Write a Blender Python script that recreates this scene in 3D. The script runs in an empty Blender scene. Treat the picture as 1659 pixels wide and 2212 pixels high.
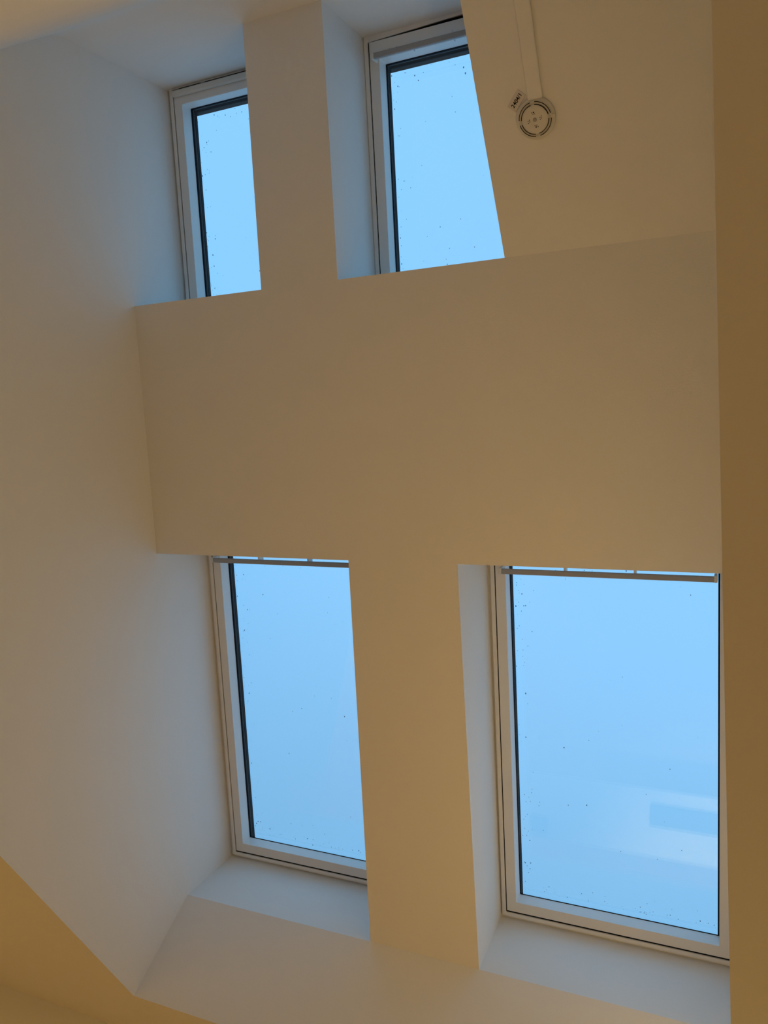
import bpy, bmesh, math, random
from mathutils import Vector, Matrix

random.seed(7)
scn = bpy.context.scene
C = scn.collection

# ------------------------------------------------------------------ camera
EYE = 1.75                                   # camera height above the floor
RIGHT = Vector((0.908634, 0.251964, 0.333012))
DOWN = Vector((0.006183, 0.789253, -0.614037))
FWD = Vector((-0.417547, 0.559994, 0.715585))
cam_data = bpy.data.cameras.new('camera')
cam_data.sensor_fit = 'HORIZONTAL'
cam_data.sensor_width = 36.0
cam_data.lens = 1719.367 * 36.0 / 1659.0
cam_data.clip_start = 0.01
cam = bpy.data.objects.new('camera', cam_data)
C.objects.link(cam)
up, back = -DOWN, -FWD
cam.matrix_world = Matrix(((RIGHT.x, up.x, back.x, 0), (RIGHT.y, up.y, back.y, 0),
                           (RIGHT.z, up.z, back.z, EYE), (0, 0, 0, 1)))
scn.camera = cam

# ------------------------------------------------------------------ sky
world = bpy.data.worlds.new('overcast_sky')
scn.world = world
world.use_nodes = True
wn, wl = world.node_tree.nodes, world.node_tree.links
wn.clear()
wo = wn.new('ShaderNodeOutputWorld')
bg = wn.new('ShaderNodeBackground')
tc = wn.new('ShaderNodeTexCoord')
nz = wn.new('ShaderNodeTexNoise')
nz.inputs['Scale'].default_value = 1.6
nz.inputs['Detail'].default_value = 2.0
rp = wn.new('ShaderNodeValToRGB')
rp.color_ramp.elements[0].position = 0.30
rp.color_ramp.elements[0].color = (0.262, 0.650, 1.10, 1)
rp.color_ramp.elements[1].position = 0.75
rp.color_ramp.elements[1].color = (0.285, 0.685, 1.13, 1)
wl.new(tc.outputs['Generated'], nz.inputs['Vector'])
wl.new(nz.outputs['Fac'], rp.inputs['Fac'])
# the sky dims a little towards the horizon
sx = wn.new('ShaderNodeSeparateXYZ')
mr = wn.new('ShaderNodeMapRange'); mr.interpolation_type = 'SMOOTHSTEP'
mr.inputs['From Min'].default_value = 0.30; mr.inputs['From Max'].default_value = 0.78
mr.inputs['To Min'].default_value = 0.72; mr.inputs['To Max'].default_value = 1.0
vm = wn.new('ShaderNodeVectorMath'); vm.operation = 'SCALE'
wl.new(tc.outputs['Generated'], sx.inputs['Vector'])
wl.new(sx.outputs['Z'], mr.inputs['Value'])
wl.new(rp.outputs['Color'], vm.inputs[0]); wl.new(mr.outputs['Result'], vm.inputs['Scale'])
wl.new(vm.outputs['Vector'], bg.inputs['Color'])
bg.inputs['Strength'].default_value = 1.10
wl.new(bg.outputs['Background'], wo.inputs['Surface'])

# ------------------------------------------------------------------ room lamps (warm downlights in the flat ceiling)
WARM = (1.0, 0.69, 0.24)
def downlight(x, y, z, watts, angle=130, blend=0.8, radius=0.06):
    l = bpy.data.lights.new('downlight', 'SPOT')
    l.energy = watts
    l.color = WARM
    l.spot_size = math.radians(angle)
    l.spot_blend = blend
    l.shadow_soft_size = radius
    o = bpy.data.objects.new('downlight', l)
    o.location = (x, y, z)
    C.objects.link(o)
    return o
downlight(0.05, 2.80, 2.37, 125, angle=72)   # over the sideboard
downlight(1.00, 1.30, 2.37, 36)
downlight(-2.90, 1.20, 2.37, 108)

# added fill light that warms the shaft walls, unseen behind the flat ceiling's edge
fill_light = bpy.data.lights.new('added_fill_light', 'AREA')
fill_light.shape = 'RECTANGLE'
fill_light.size, fill_light.size_y = 0.02, 2.3
fill_light.energy = 3.5
fill_light.color = (1.0, 0.64, 0.22)
lo = bpy.data.objects.new('added_fill_light', fill_light)
lo.matrix_world = Matrix.Translation((0.012, 1.35, EYE + 0.6642 + 0.10 + 0.02)) @ Matrix.Rotation(math.radians(90 + 5), 4, 'Y')
C.objects.link(lo)

scn.view_settings.view_transform = 'Standard'
scn.view_settings.look = 'None'
scn.view_settings.gamma = 1.0
scn.view_settings.use_curve_mapping = False
scn.view_settings.exposure = 0.0
scn.cycles.adaptive_threshold = 0.03
scn.cycles.use_light_tree = False
scn.cycles.max_bounces = 12
scn.cycles.diffuse_bounces = 4
scn.cycles.transparent_max_bounces = 24

# ------------------------------------------------------------------ measures (metres)
TH = 0.52196                                  # roof pitch, about 30 degrees
ST, CT = math.sin(TH), math.cos(TH)
XL, XR = -1.9554, -0.0253                     # shaft side walls
YF, YB = 2.6852, -0.046                       # shaft front wall and the wall behind the viewer
XW = 0.0250                                   # right wall of the shaft, set back to leave an added ledge for the fill light
YW = 3.1643                                   # room front wall
H = EYE + 0.6642                              # flat ceiling of the room
ZS = EYE + 1.0355                             # top of shaft front wall (window sills)
D = 0.2825                                    # depth of the plaster reveals
S1, S2, S3 = 1.3335, 2.2106, 3.0105           # along the slope: lower heads, upper sills, upper heads
XA1, XA0 = -1.1735, -1.1750                   # lower pier, left edge (top, bottom)
XB1, XB0 = -0.8030, -0.7860                   # lower pier, right edge
XC, XD, XE = -1.4310, -1.1535, -0.6260        # upper pier edges, right cheek

def roof(x, s, d=0.0):
    """point on the roof slope: x across, s up the slope, d outward through the roof"""
    return Vector((x, YF - s * CT + d * ST, ZS + s * ST + d * CT))

# ------------------------------------------------------------------ materials
def new_mat(name, color, rough=0.6, spec=0.5, metal=0.0, bump=0.0, bscale=300.0, mottle=0.0):
    m = bpy.data.materials.new(name)
    m.use_nodes = True
    nt = m.node_tree
    b = nt.nodes['Principled BSDF']
    b.inputs['Base Color'].default_value = (*color, 1)
    b.inputs['Roughness'].default_value = rough
    b.inputs['Metallic'].default_value = metal
    b.inputs['Specular IOR Level'].default_value = spec
    co = nt.nodes.new('ShaderNodeTexCoord')
    if bump:
        n = nt.nodes.new('ShaderNodeTexNoise')
        n.inputs['Scale'].default_value = bscale
        n.inputs['Detail'].default_value = 0.0
        bp = nt.nodes.new('ShaderNodeBump')
        bp.inputs['Strength'].default_value = bump
        bp.inputs['Distance'].default_value = 0.002
        nt.links.new(co.outputs['Object'], n.inputs['Vector'])
        nt.links.new(n.outputs['Fac'], bp.inputs['Height'])
        nt.links.new(bp.outputs['Normal'], b.inputs['Normal'])
    if mottle:
        n2 = nt.nodes.new('ShaderNodeTexNoise')
        n2.inputs['Scale'].default_value = 5.0
        n2.inputs['Detail'].default_value = 1.0
        mx = nt.nodes.new('ShaderNodeMix')
        mx.data_type = 'RGBA'
        mx.inputs['A'].default_value = (*[c * (1 - mottle) for c in color], 1)
        mx.inputs['B'].default_value = (*[min(1, c * (1 + mottle)) for c in color], 1)
        nt.links.new(co.outputs['Object'], n2.inputs['Vector'])
        nt.links.new(n2.outputs['Fac'], mx.inputs['Factor'])
        nt.links.new(mx.outputs['Result'], b.inputs['Base Color'])
    return m

PLASTER = new_mat('white_plaster', (0.87, 0.86, 0.83), 0.9, 0.2, bump=0.12, bscale=260, mottle=0.012)
PAINTED = new_mat('white_lacquered_wood', (0.84, 0.83, 0.80), 0.45, 0.4, bump=0.03, bscale=120)
GREYALU = new_mat('grey_anodised_bar', (0.36, 0.36, 0.36), 0.5, 0.5)
PLASTIC = new_mat('white_plastic', (0.74, 0.72, 0.66), 0.5, 0.4)
CLEARGREY = new_mat('grey_lens', (0.45, 0.43, 0.42), 0.2, 0.6)
RUBBER_AND_SHADE = new_mat('black_rubber_and_shade', (0.004, 0.005, 0.008), 0.8, 0.1)  # rubber seals, and the painted shade in sash gaps and open vent slot
SPACER = new_mat('spacer_bar', (0.07, 0.09, 0.10), 0.6, 0.3)
CLADDING = new_mat('dark_cladding', (0.005, 0.006, 0.009), 0.8, 0.1)
DARKSLOT = new_mat('dark_slot', (0.02, 0.018, 0.015), 0.9, 0.1)
STICKER = new_mat('grey_sticker', (0.72, 0.69, 0.68), 0.5, 0.4)
INK = new_mat('black_ink', (0.01, 0.01, 0.01), 0.7, 0.2)
OAK = new_mat('oak_floor', (0.52, 0.34, 0.17), 0.5, 0.4, mottle=0.15)
TRAY = new_mat('dark_tray_metal', (0.04, 0.04, 0.045), 0.5, 0.4)
BOARD = new_mat('white_board', (0.85, 0.83, 0.80), 0.5, 0.4)

def glass_mat():
    m = bpy.data.materials.new('window_glass')
    m.use_nodes = True
    nt = m.node_tree
    nt.nodes.clear()
    out = nt.nodes.new('ShaderNodeOutputMaterial')
    mix = nt.nodes.new('ShaderNodeMixShader')
    tr = nt.nodes.new('ShaderNodeBsdfTransparent')
    tr.inputs['Color'].default_value = (0.985, 0.99, 0.99, 1)
    gl = nt.nodes.new('ShaderNodeBsdfGlossy')
    gl.inputs['Roughness'].default_value = 0.004
    lw = nt.nodes.new('ShaderNodeLayerWeight')
    lw.inputs['Blend'].default_value = 0.5
    pw = nt.nodes.new('ShaderNodeMath'); pw.operation = 'POWER'; pw.inputs[1].default_value = 5.0
    ma = nt.nodes.new('ShaderNodeMath'); ma.operation = 'MULTIPLY_ADD'
    ma.inputs[1].default_value = 0.92; ma.inputs[2].default_value = 0.07
    nt.links.new(lw.outputs['Facing'], pw.inputs[0])
    nt.links.new(pw.outputs[0], ma.inputs[0])
    nt.links.new(ma.outputs[0], mix.inputs['Fac'])
    nt.links.new(tr.outputs[0], mix.inputs[1])
    nt.links.new(gl.outputs[0], mix.inputs[2])
    nt.links.new(mix.outputs[0], out.inputs['Surface'])
    return m
GLASS = glass_mat()

def drop_mat():
    m = bpy.data.materials.new('rain_water')
    m.use_nodes = True
    nt = m.node_tree
    nt.nodes.clear()
    out = nt.nodes.new('ShaderNodeOutputMaterial')
    mix = nt.nodes.new('ShaderNodeMixShader')
    mix.inputs['Fac'].default_value = 0.12
    tr = nt.nodes.new('ShaderNodeBsdfTransparent')
    tr.inputs['Color'].default_value = (0.40, 0.47, 0.55, 1)
    gl = nt.nodes.new('ShaderNodeBsdfGlossy')
    gl.inputs['Roughness'].default_value = 0.05
    nt.links.new(tr.outputs[0], mix.inputs[1])
    nt.links.new(gl.outputs[0], mix.inputs[2])
    nt.links.new(mix.outputs[0], out.inputs['Surface'])
    return m
WATER = drop_mat()

# ------------------------------------------------------------------ helpers
def link(name, me, mat, parent=None):
    if mat:
        me.materials.append(mat)
    o = bpy.data.objects.new(name, me)
    C.objects.link(o)
    if parent:
        o.parent = parent
    return o

def poly_obj(name, verts, faces, mat, parent=None):
    me = bpy.data.meshes.new(name)
    me.from_pydata([tuple(v) for v in verts], [], faces)
    me.update()
    return link(name, me, mat, parent)

def bm_obj(name, bm, mat, parent=None, smooth=False):
    bmesh.ops.recalc_face_normals(bm, faces=bm.faces)
    me = bpy.data.meshes.new(name)
    bm.to_mesh(me)
    bm.free()
    if smooth:
        for p in me.polygons:
            p.use_smooth = True
    return link(name, me, mat, parent)

def empty(name, loc=(0, 0, 0)):
    o = bpy.data.objects.new(name, None)
    o.empty_display_size = 0.1
    o.location = loc
    C.objects.link(o)
    return o

def tag(o, label, cat=None, group=None, kind=None):
    o['label'] = label
    if cat:
        o['category'] = cat
    if group:
        o['group'] = group
    if kind:
        o['kind'] = kind
    return o

def add_box(bm, x0, x1, y0, y1, z0, z1):
    v = [bm.verts.new((x, y, z)) for z in (z0, z1) for y in (y0, y1) for x in (x0, x1)]
    for f in ((0, 1, 3, 2), (4, 6, 7, 5), (0, 4, 5, 1), (2, 3, 7, 6), (0, 2, 6, 4), (1, 5, 7, 3)):
        bm.faces.new([v[i] for i in f])

def extrude_poly(name, pts, vec, mat, parent=None):
    """closed slab: a planar polygon pushed along vec"""
    n = len(pts)
    vec = Vector(vec)
    v = [Vector(p) for p in pts] + [Vector(p) + vec for p in pts]
    f = [list(range(n)), list(range(2 * n - 1, n - 1, -1))]
    f += [[i, i + n, (i + 1) % n + n, (i + 1) % n] for i in range(n)]
    bm = bmesh.new()
    bv = [bm.verts.new(p) for p in v]
    for q in f:
        bm.faces.new([bv[i] for i in q])
    return bm_obj(name, bm, mat, parent)

def struct(o, label, cat):
    return tag(o, label, cat, kind='structure')

# ------------------------------------------------------------------ the room below
RX0, RX1, RY0 = -3.9, 2.2, YB
bm = bmesh.new(); add_box(bm, RX0 - .1, RX1 + .1, RY0 - .1, YW + .1, -0.1, 0.0)
struct(bm_obj('floor', bm, OAK), 'oak coloured floor of the room, below the view', 'floor')
for nm, a, lab in (('wall_left', (RX0 - .1, RX0, RY0, YW), 'white plaster wall on the far left of the room'),
                   ('wall_right', (RX1, RX1 + .1, RY0, YW), 'white plaster wall on the right of the room'),
                   ('wall_front', (RX0, RX1, YW, YW + .1), 'warm lit plaster wall at the very bottom left corner')):
    bm = bmesh.new(); add_box(bm, *a, 0.0, H)
    struct(bm_obj(nm, bm, PLASTER), lab, 'wall')
# flat ceiling with the rectangular shaft opening
bm = bmesh.new()
T = 0.10
add = lambda *a: add_box(bm, *a)
xs, ys = [RX0, XL, XR, RX1], [YB, YF, YW]
grid = {}
for k, z in enumerate((H, H + T)):
    for i, x in enumerate(xs):
        for j, y in enumerate(ys):
            grid[i, j, k] = bm.verts.new((x, y, z))
for i in range(3):
    for j in range(2):
        if (i, j) == (1, 0):
            continue
        for k in (0, 1):
            bm.faces.new([grid[i, j, k], grid[i + 1, j, k], grid[i + 1, j + 1, k], grid[i, j + 1, k]])
ring = [(2, 0), (2, 1), (1, 1), (1, 0)]
for a, b in zip(ring, ring[1:]):
    bm.faces.new([grid[*a, 0], grid[*b, 0], grid[*b, 1], grid[*a, 1]])
struct(bm_obj('ceiling', bm, PLASTER), 'flat warm orange lit ceiling around the skylight shaft opening', 'ceiling')

# ------------------------------------------------------------------ the skylight shaft
ZT = H + T                                      # shaft walls stand on the ceiling slab
# level of the head plane where it meets the back wall
d_bk = (YB - (YF - S3 * CT)) / ST
head_bk = roof(0, S3, d_bk)
top_out = roof(0, S3, D + 0.06)
sil_out = roof(0, 0, D + 0.06)
side = [(YF, ZT), (YF, ZS), (sil_out.y, sil_out.z), (top_out.y, top_out.z), (head_bk.y, head_bk.z), (YB, ZT)]
struct(extrude_poly('wall_shaft_left', [(XL, y, z) for y, z in side], (-0.08, 0, 0), PLASTER),
       'tall white side wall left of all four skylights, grey in daylight', 'wall')
struct(extrude_poly('wall_shaft_right', [(XW, y, z) for y, z in side], (0.08, 0, 0), PLASTER),
       'side wall of the shaft right of the large skylight, hidden behind the ceiling edge', 'wall')
struct(extrude_poly('wall_shaft_front', [(XL, YF, ZT), (XW, YF, ZT), (XW, YF, ZS), (XL, YF, ZS)], (0, 0.08, 0), PLASTER),
       'low plaster wall under the sills of the two lower skylights', 'wall')
# wall behind the viewer: from the floor up into the shaft, with a soft cove under the head surface
t1 = Vector((0, ST, CT)); t2 = Vector((0, 0, -1))
jn = Vector((0, YB, head_bk.z)); rc = 0.035
bm = bmesh.new(); prev = None
prof = [Vector((0, YB, 0)), Vector((0, YB, H)), jn + t2 * rc]
for k in range(1, 9):
    a = k / 8.0
    prof.append((jn + t2 * rc) * (1 - a) ** 2 + jn * 2 * a * (1 - a) + (jn + t1 * rc) * a ** 2)
for p in prof:
    row = (bm.verts.new((XL if p.z > H + .01 else RX0, p.y, p.z)), bm.verts.new((XW if p.z > H + .01 else RX1, p.y, p.z)))
    if prev:
        bm.faces.new((prev[0], prev[1], row[1], row[0]))
    prev = row
struct(bm_obj('wall_back', bm, PLASTER), 'peach lit wall in the top left corner, rising behind the viewer into the shaft', 'wall')

# sloped ceiling: band, piers and reveals in one skin
FOLD = roof(0, S2)                              # where slope turns into the small flat ceiling
V, F = [], []
def face(*pts):
    i = len(V)
    V.extend(pts)
    F.append(list(range(i, i + len(pts))))
def strip(p, q):                                # reveal face between two (x, s) ends, through the roof depth
    face(roof(p[0], p[1]), roof(q[0], q[1]), roof(q[2] if len(q) > 2 else q[0], q[3] if len(q) > 2 else q[1], D + .01),
         roof(p[2] if len(p) > 2 else p[0], p[3] if len(p) > 2 else p[1], D + .01))
S2o = 2.08                                      # upper sills splay down to the window
S1o = 1.395                                     # lower heads splay up to the window head
# pier between the lower windows, band, pier between the upper windows
face(roof(XA0, 0), roof(XB0, 0), roof(XB1, S1), roof(XA1, S1))
face(roof(XL, S1), roof(XA1, S1), roof(XB1, S1), roof(XW, S1), roof(XW, S2), roof(XE, S2), roof(XD, S2), roof(XC, S2), roof(XL, S2))
face(roof(XC, S2), roof(XD, S2), roof(XD, S3), roof(XC, S3))
# reveals
strip((XL, 0), (XA0, 0)); strip((XA0, 0), (XA1, S1, XA1, S1o)); strip((XL, S1, XL, S1o), (XA1, S1, XA1, S1o))
strip((XB0, 0, -0.795, 0), (XW, 0)); strip((XB0, 0, -0.795, 0), (XB1, S1, -0.800, S1o)); strip((XB1, S1, -0.800, S1o), (XW, S1, XW, S1o))
strip((XL, S2, XL, S2o), (XC, S2, XC, S2o)); strip((XC, S2, XC, S2o), (XC, S3))
strip((XD, S2, XD, S2o), (XE, S2, XE, S2o)); strip((XD, S2, XD, S2o), (XD, S3))
slope = poly_obj('ceiling_slope', V, F, PLASTER)
struct(slope, 'sloping plaster ceiling with wide blank band and piers between the four skylights', 'ceiling')
# sloping head plane above the upper windows, down to the back wall
struct(extrude_poly('ceiling_shaft_head', [roof(XL, S3, D + .01), roof(XE, S3, D + .01), roof(XE, S3, d_bk), roof(XL, S3, d_bk)],
                    roof(0, S3 + .06) - roof(0, S3), PLASTER),
       'grey plaster head surface above the two upper skylights', 'ceiling')
# small flat ceiling with the detector and its cheek towards the upper right window
yfl = YB
ck = [(FOLD.y, FOLD.z), tuple(roof(0, S2o, D + .01))[1:], tuple(roof(0, S3, D + .01))[1:], (head_bk.y, head_bk.z), (yfl, FOLD.z)]
flat = extrude_poly('ceiling_flat', [(XE, y, z) for y, z in ck], (XW - XE, 0, 0), PLASTER)
struct(flat, 'flat plaster ceiling piece that carries the smoke detector', 'ceiling')

# ------------------------------------------------------------------ roof windows
def wpt(W, x, s, d):
    return roof(x, s, d)

def ring_obj(name, outer, inner, d0, d1, mat, parent, bevel=0.0):
    """rectangular frame ring; outer/inner = (x0, x1, s0, s1); d0..d1 depth through the roof"""
    bm = bmesh.new()
    def loop(r, d):
        x0, x1, s0, s1 = r
        return [bm.verts.new(roof(x, s, d)) for x, s in ((x0, s0), (x1, s0), (x1, s1), (x0, s1))]
    A0, A1, B0, B1 = loop(outer, d0), loop(outer, d1), loop(inner, d0), loop(inner, d1)
    for i in range(4):
        j = (i + 1) % 4
        bm.faces.new((A0[i], A0[j], B0[j], B0[i]))
        bm.faces.new((A1[i], B1[i], B1[j], A1[j]))
        bm.faces.new((A0[i], A1[i], A1[j], A0[j]))
        bm.faces.new((B0[i], B0[j], B1[j], B1[i]))
    o = bm_obj(name, bm, mat, parent)
    if bevel:
        m = o.modifiers.new('bevel', 'BEVEL')
        m.width = bevel; m.segments = 2; m.limit_method = 'ANGLE'
    return o

def slab_obj(name, x0, x1, s0, s1, d0, d1, mat, parent, bevel=0.0):
    bm = bmesh.new()
    add_box(bm, x0, x1, s0, s1, d0, d1)
    for v in bm.verts:
        v.co = roof(v.co.x, v.co.y, v.co.z)
    o = bm_obj(name, bm, mat, parent)
    if bevel:
        m = o.modifiers.new('bevel', 'BEVEL')
        m.width = bevel; m.segments = 3; m.limit_method = 'ANGLE'
    return o

def raindrops(pane, g, n, seed, d):
    rnd = random.Random(seed)
    x0, x1, s0, s1 = g
    bm = bmesh.new()
    for k in range(n):
        m = rnd.random()
        if m < .40:                              # along the left edge
            x = x0 + .004 + abs(rnd.gauss(0, .028)); s = rnd.uniform(s0, s1)
        elif m < .68:                            # along the bottom
            x = rnd.uniform(x0, x1); s = s0 + .004 + abs(rnd.gauss(0, .025))
        elif m < .82:                            # along the head
            x = rnd.uniform(x0, x1); s = s1 - .01 - abs(rnd.gauss(0, .035))
        else:
            x = rnd.uniform(x0, x1); s = rnd.uniform(s0, s1)
        if not (x0 < x < x1 and s0 < s < s1):
            continue
        r = rnd.uniform(.0006, .0015) if rnd.random() < .85 else rnd.uniform(.0016, .0026)
        rs = r * rnd.uniform(1.0, 1.7)
        c = bmesh.ops.create_icosphere(bm, subdivisions=1, radius=1.0)['verts']
        for v in c:
            v.co = roof(x + v.co.x * r, s + v.co.y * rs, d + v.co.z * r * .45)
    o = bm_obj('raindrops', bm, WATER, pane, smooth=True)
    o['kind'] = 'stuff'
    o['label'] = 'tiny raindrops on the outside of the pane'

def roof_window(n, x0, x1, s0, s1, head, label, bar, seed):
    """x0..x1, s0..s1: outer edges of the wooden frame as the room shows it; head: height of the sash top rail"""
    w = empty('window_%d' % n, roof((x0 + x1) / 2, s0, D))
    w['label'] = label
    w['category'] = 'window'
    w['kind'] = 'structure'
    P = Matrix.Translation(-w.location)
    kids = []
    def keep(o, parent=w):
        if parent is w:
            o.matrix_parent_inverse = P
        return o
    # outer casing strip beside the plaster, then the fixed frame
    keep(ring_obj('casing', (x0 - .06, x1 + .06, s0 - .06, s1 + .06), (x0 + .017, x1 - .017, s0 + .015, s1 + (.012 if bar and bar[1] else -.011)), D + .009, D + .05, PAINTED, w, .002))
    keep(ring_obj('frame', (x0 + .016, x1 - .016, s0 + .014, s1 + .014), (x0 + .0300, x1 - .0300, s0 + .0280, s1 + (.013 if bar and bar[1] else -.004)), D - .004, D + .06, PAINTED, w, .0025))
    # painted shade: black ring fills the gap between frame and sash
    keep(ring_obj('gap_shade', (x0 + .028, x1 - .028, s0 + .028, s1 - .003), (x0 + .040, x1 - .040, s0 + .040, s1 - .02), D + .002, D + .03, RUBBER_AND_SHADE, w))
    # moving sash
    so = (x0 + .0335, x1 - .0335, s0 + .0345, s1 - .012)
    si = (x0 + .068, x1 - .068, s0 + .072, s1 - head)
    sash = keep(ring_obj('sash', so, si, D - .002, D + .052, PAINTED, w, .002))
    g = (si[0] + .002, si[1] - .0065, si[2] + .0015, si[3] - .002)
    # rubber gasket and outer cladding around the glass
    keep(ring_obj('gasket', (si[0] - .004, si[1] + .004, si[2] - .004, si[3] + .004), g, D + .050, D + .053, RUBBER_AND_SHADE, sash), None)
    lo_ = g[2] - .016                            # the glass runs past the sash at its lower edge
    keep(ring_obj('edge_seal', (g[0] - .010, g[1] + .010, lo_ - .010, g[3] + .010), (g[0] - .0005, g[1] + .002, lo_, g[3] + .001), D + .0545, D + .0640, RUBBER_AND_SHADE, sash), None)
    keep(ring_obj('spacer', (g[0] - .010, g[1] + .010, lo_ - .010, g[3] + .010), (g[0] - .0010, g[1] + .002, lo_, g[3] + .001), D + .0642, D + .0670, SPACER, sash), None)
    p = keep(slab_obj('glass_pane', g[0] - .012, g[1] + .012, lo_ - .012, g[3] + .012, D + .0532, D + .0708, GLASS, sash), None)   # sealed double-glazing unit
    # outside metal cover: deep at the head, shallow at the sides, none in front of the lower glass edge
    keep(slab_obj('outer_cover', x0 - .02, g[0], s0 - .02, s1 + .05, D + .0712, D + .083, CLADDING, w))
    keep(slab_obj('outer_cover', g[1] + .004, x1 + .02, s0 - .02, s1 + .05, D + .0712, D + .083, CLADDING, w))
    keep(slab_obj('outer_hood', x0 - .02, x1 + .02, g[3] - .001, s1 + .05, D + .0835, D + .115, CLADDING, w))
    keep(slab_obj('outer_sill', x0 - .02, x1 + .02, s0 - .05, lo_ - .003, D + .0712, D + .078, CLADDING, w))
    raindrops(p, (g[0] + .002, g[1] - .002, g[2] + .002, g[3] - .004), 170 if s1 < 2 else 130, seed, D + .0712)
    # ventilation flap and its bar along the head
    if bar:
        sb, gap = bar
        flap = keep(slab_obj('vent_flap', so[0] + .006, so[1] - .006, si[3] + .006, so[3] - .004, D - .012, D - .0015, PAINTED, w, .003))
        b = keep(slab_obj('vent_bar', si[0] - .008, si[1] - .010, sb - .009, sb + .009, D - .046, D - .034, GREYALU, w, .004))
        L = si[1] - si[0] - .018
        for k in (1, 2):
            bx = si[0] - .008 + L * k / 3.0
            keep(slab_obj('bracket', bx - .003, bx + .003, sb - .006, si[3] + .014, D - .040, D - .010, PAINTED, b, .001), None)
        for bx in (si[0] - .009, si[1] - .015):
            keep(slab_obj('end_cap', bx, bx + .009, sb - .0095, sb + .012, D - .047, D - .010, PLASTIC, b, .002), None)
        if gap:                                  # flap stands open: black slab paints the shadow in the slot above
            keep(slab_obj('vent_slot', so[0] - .002, x1, s1 - .016, s1 + .012, D + .006, D + .02, RUBBER_AND_SHADE, w))
            bm = bmesh.new()                     # head trim that narrows to the right
            q = [(x0 + .016, s1 - .012), (x1, s1 + .005), (x1, s1 + .013), (x0 + .016, s1 + .013)]
            lo4 = [bm.verts.new(roof(a, b_, D - .003)) for a, b_ in q]; hi4 = [bm.verts.new(roof(a, b_, D + .005)) for a, b_ in q]
            bm.faces.new(lo4); bm.faces.new(hi4[::-1])
            for i in range(4):
                bm.faces.new((lo4[i], hi4[i], hi4[(i + 1) % 4], lo4[(i + 1) % 4]))
            keep(bm_obj('head_trim', bm, PAINTED, w))
            for sxx in (.075, .100):
                keep(slab_obj('screw', so[0] + sxx, so[0] + sxx + .003, sb + .020, sb + .024, D - .0128, D - .0118, GREYALU, flap), None)
    else:
        # shut flap: bar folded up against the head, thin dark slot above
        keep(slab_obj('vent_bar', so[0] + .004, so[1] - .004, s1 - .034, s1 - .012, D - .018, D - .0025, PLASTIC, w, .005))
        keep(slab_obj('vent_slot', so[0] + .03, so[0] + .125, s1 - .0105, s1 - .0055, D - .006, D - .0015, DARKSLOT, w))
        keep(slab_obj('vent_slot', so[0] + .145, so[1] - .03, s1 - .0105, s1 - .0055, D - .006, D - .0015, DARKSLOT, w))
    return w

roof_window(1, -1.9560, -1.1600, -0.0030, 1.400, 0.105, 'lower left skylight with tall pane, beside the grey side wall', (1.2635, 0), 11)
roof_window(2, -0.8050, -0.0110, -0.0030, 1.400, 0.105, 'largest skylight at lower right with a pale reflection in its pane', (1.2635, 0), 12)
roof_window(3, -1.9630, -1.4060, 2.0600, 3.0110, 0.060, 'upper left skylight with a narrow visible pane and shut vent', None, 13)
roof_window(4, -1.1680, -0.6110, 2.0600, 3.0030, 0.068, 'upper right skylight beside the smoke detector, grey vent bar at its head', (2.9290, 1), 14)

# ------------------------------------------------------------------ smoke detector on the flat ceiling
ZC = FOLD.z
def lathe(bm, prof, seg=48, cx=0.0, cy=0.0):
    rings = []
    for r, z in prof:
        if r < 1e-6:
            rings.append([bm.verts.new((cx, cy, z))])
        else:
            rings.append([bm.verts.new((cx + r * math.cos(2 * math.pi * k / seg), cy + r * math.sin(2 * math.pi * k / seg), z)) for k in range(seg)])
    for a, b in zip(rings, rings[1:]):
        for k in range(seg):
            j = (k + 1) % seg
            if len(a) == 1 and len(b) == 1:
                continue
            if len(a) == 1:
                bm.faces.new((a[0], b[k], b[j]))
            elif len(b) == 1:
                bm.faces.new((a[k], b[0], a[j]))
            else:
                bm.faces.new((a[k], b[k], b[j], a[j]))

def arc_slot(bm, r0, r1, a0, a1, z0, z1, seg=14):
    lv = []
    for k in range(seg + 1):
        a = a0 + (a1 - a0) * k / seg
        c, s = math.cos(a), math.sin(a)
        lv.append([bm.verts.new((r * c, r * s, z)) for r, z in ((r0, z0), (r1, z0), (r1, z1), (r0, z1))])
    for a, b in zip(lv, lv[1:]):
        for i in range(4):
            j = (i + 1) % 4
            bm.faces.new((a[i], b[i], b[j], a[j]))
    bm.faces.new(lv[0]); bm.faces.new(lv[-1][::-1])

DX, DY = -0.4870, 0.4290
det = tag(empty('smoke_detector', (DX, DY, ZC)), 'round white smoke detector with ring slots on the plaster ceiling', 'smoke detector')
bm = bmesh.new(); lathe(bm, [(0, 0), (.0490, 0), (.0490, -.005), (.0477, -.0075), (.040, -.0085)])
bm_obj('base', bm, PLASTIC, det, True)
bm = bmesh.new(); lathe(bm, [(.0425, -.006), (.0425, -.0105), (.0415, -.0125), (.0395, -.0135), (.0375, -.0125), (.0370, -.0115),
                             (.0350, -.0115), (.0345, -.0140), (.0335, -.0155), (.026, -.0170), (.012, -.0178), (0, -.018)])
cover = bm_obj('cover', bm, PLASTIC, det, True)
for ring_r, zz in ((.0398, -.0128), (.0338, -.0150)):
    for k in range(4):
        a = math.radians(90 * k - 3)
        bm = bmesh.new(); arc_slot(bm, ring_r - .0008, ring_r + .0008, a + math.radians(8), a + math.radians(82), zz - .0012, zz + .002)
        bm_obj('vent_slot', bm, DARKSLOT, cover)
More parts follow.
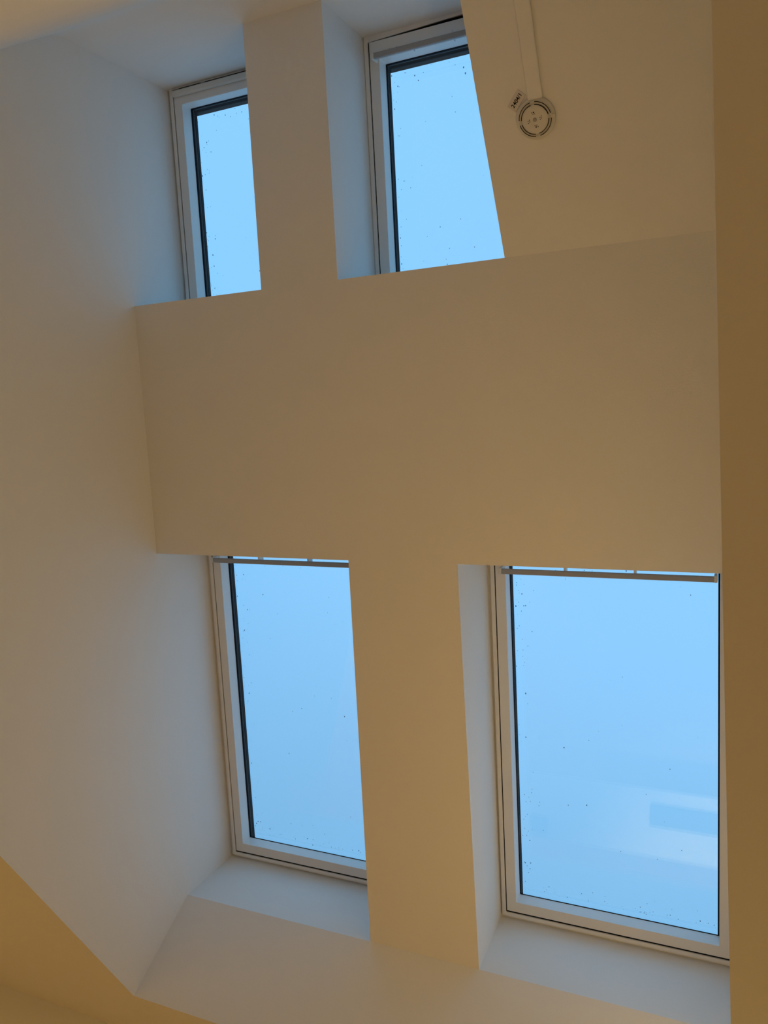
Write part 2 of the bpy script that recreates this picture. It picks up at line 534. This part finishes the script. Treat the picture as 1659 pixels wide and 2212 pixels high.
for k in range(4):
    a = math.radians(90 * k - 3)
    for j, (dr, da) in enumerate(((0, -.16), (.0035, .0), (0, .16), (.0042, -.28))):
        r = .0135 + dr
        hr = .0016 if j == 1 and k % 2 else .0010
        bm = bmesh.new(); lathe(bm, [(0, -.0186), (hr, -.0184), (hr, -.0168)], 10, r * math.cos(a + da), r * math.sin(a + da))
        bm_obj('hole', bm, DARKSLOT, cover)
bm = bmesh.new(); lathe(bm, [(0, -.0205), (.003, -.0200), (.0048, -.0185), (.0048, -.0170)], 20)
bm_obj('indicator_lens', bm, CLEARGREY, cover, True)
bm = bmesh.new(); add_box(bm, .0400, .0485, -.0035, .0035, -.0110, -.0015)
bm_obj('release_tab', bm, PLASTIC, det)
bm = bmesh.new(); add_box(bm, -.004, .009, -.0478, -.0462, -.006, -.0005)
bm_obj('cable_entry_shade', bm, DARKSLOT, det)  # dark block paints the shadow in the gap where the cable enters

# cable trunking that runs up to the detector
bm = bmesh.new()
add_box(bm, -.500, -.464, yfl + .003, DY - .044, ZC - .009, ZC)
tr = bm_obj('cable_trunking', bm, PLASTER)
m = tr.modifiers.new('bevel', 'BEVEL'); m.width = .002; m.segments = 2
tag(tr, 'slim white cable trunking running up from the smoke detector', 'trunking')

# number sticker beside the detector
u = Vector((0.67, -0.74, 0)).normalized()
v = Vector((u.y, -u.x, 0))
ctr = Vector((-.5290, .3815, ZC))
st_root = tag(empty('number_sticker', ctr), 'small tilted sticker printed 2404/1 beside the smoke detector', 'sticker')
st_root.matrix_world = Matrix(((u.x, v.x, 0, ctr.x), (u.y, v.y, 0, ctr.y), (0, 0, -1, ctr.z), (0, 0, 0, 1)))
bm = bmesh.new(); add_box(bm, -.0235, .0235, -.0125, .0125, 0, .0016)
pl = bm_obj('plate', bm, STICKER, st_root)
m = pl.modifiers.new('bevel', 'BEVEL'); m.width = .0012; m.segments = 2
cu = bpy.data.curves.new('number', 'FONT')
cu.body = '2404/1'
cu.size = .0135
cu.align_x = 'CENTER'; cu.align_y = 'CENTER'
cu.extrude = .0002; cu.offset = .00022
tmp = bpy.data.objects.new('tmp_number', cu)
C.objects.link(tmp)
bpy.context.view_layer.update()
me = bpy.data.meshes.new_from_object(tmp.evaluated_get(bpy.context.evaluated_depsgraph_get()))
bpy.data.objects.remove(tmp)
me.materials.clear()
num = link('printed_number', me, INK, pl)
num.location = (0.001, 0, .0018)
num['label'] = 'black print 2404/1'

# ------------------------------------------------------------------ bench below the window, seen only as the pale reflection
bx0, bx1, by0, by1, bz = -1.30, 0.75, 2.235, 2.625, 0.78
bench = tag(empty('sideboard', ((bx0 + bx1) / 2, (by0 + by1) / 2, 0)), 'white sideboard under the skylights, mirrored as a pale band in the largest pane', 'sideboard')
off = -Vector(bench.location)
def bpart(name, a, mat, parent):
    bm = bmesh.new(); add_box(bm, *a)
    if parent is bench:
        bmesh.ops.translate(bm, verts=bm.verts, vec=off)
    o = bm_obj(name, bm, mat, parent)
    mm = o.modifiers.new('bevel', 'BEVEL'); mm.width = .004; mm.segments = 2
    return o
bpart('top', (bx0, bx1, by0, by1, bz - .03, bz), BOARD, bench)
bpart('body', (bx0 + .02, bx1 - .02, by0 + .02, by1 - .01, .12, bz - .0305), BOARD, bench)
for k in range(4):
    a = bx0 + .03 + k * .4975
    bpart('door', (a, a + .49, by0 + .0, by0 + .0195, .14, bz - .04), BOARD, bench)
for a in (bx0 + .05, bx1 - .10):
    for b in (by0 + .04, by1 - .08):
        bpart('leg', (a, a + .05, b, b + .05, 0, .1195), OAK, bench)
bm = bmesh.new(); add_box(bm, -.27, .27, -.066, .066, 0, .02)
tray = bm_obj('serving_tray', bm, TRAY)
tray.location = (-.27, 2.385, bz + .001)
tag(tray, 'dark tray on the sideboard, mirrored as a darker oblong in the largest pane', 'tray')

bm = bmesh.new(); add_box(bm, -.057, .057, -.055, .055, 0, .07)
bmesh.ops.bevel(bm, geom=bm.edges[:], offset=.004, segments=2, affect='EDGES')
bx = bm_obj('storage_box', bm, TRAY)
bx.location = (-1.217, 2.553, bz + .001)
tag(bx, 'small dark box at the left end of the sideboard, mirrored faintly in the largest pane', 'box')
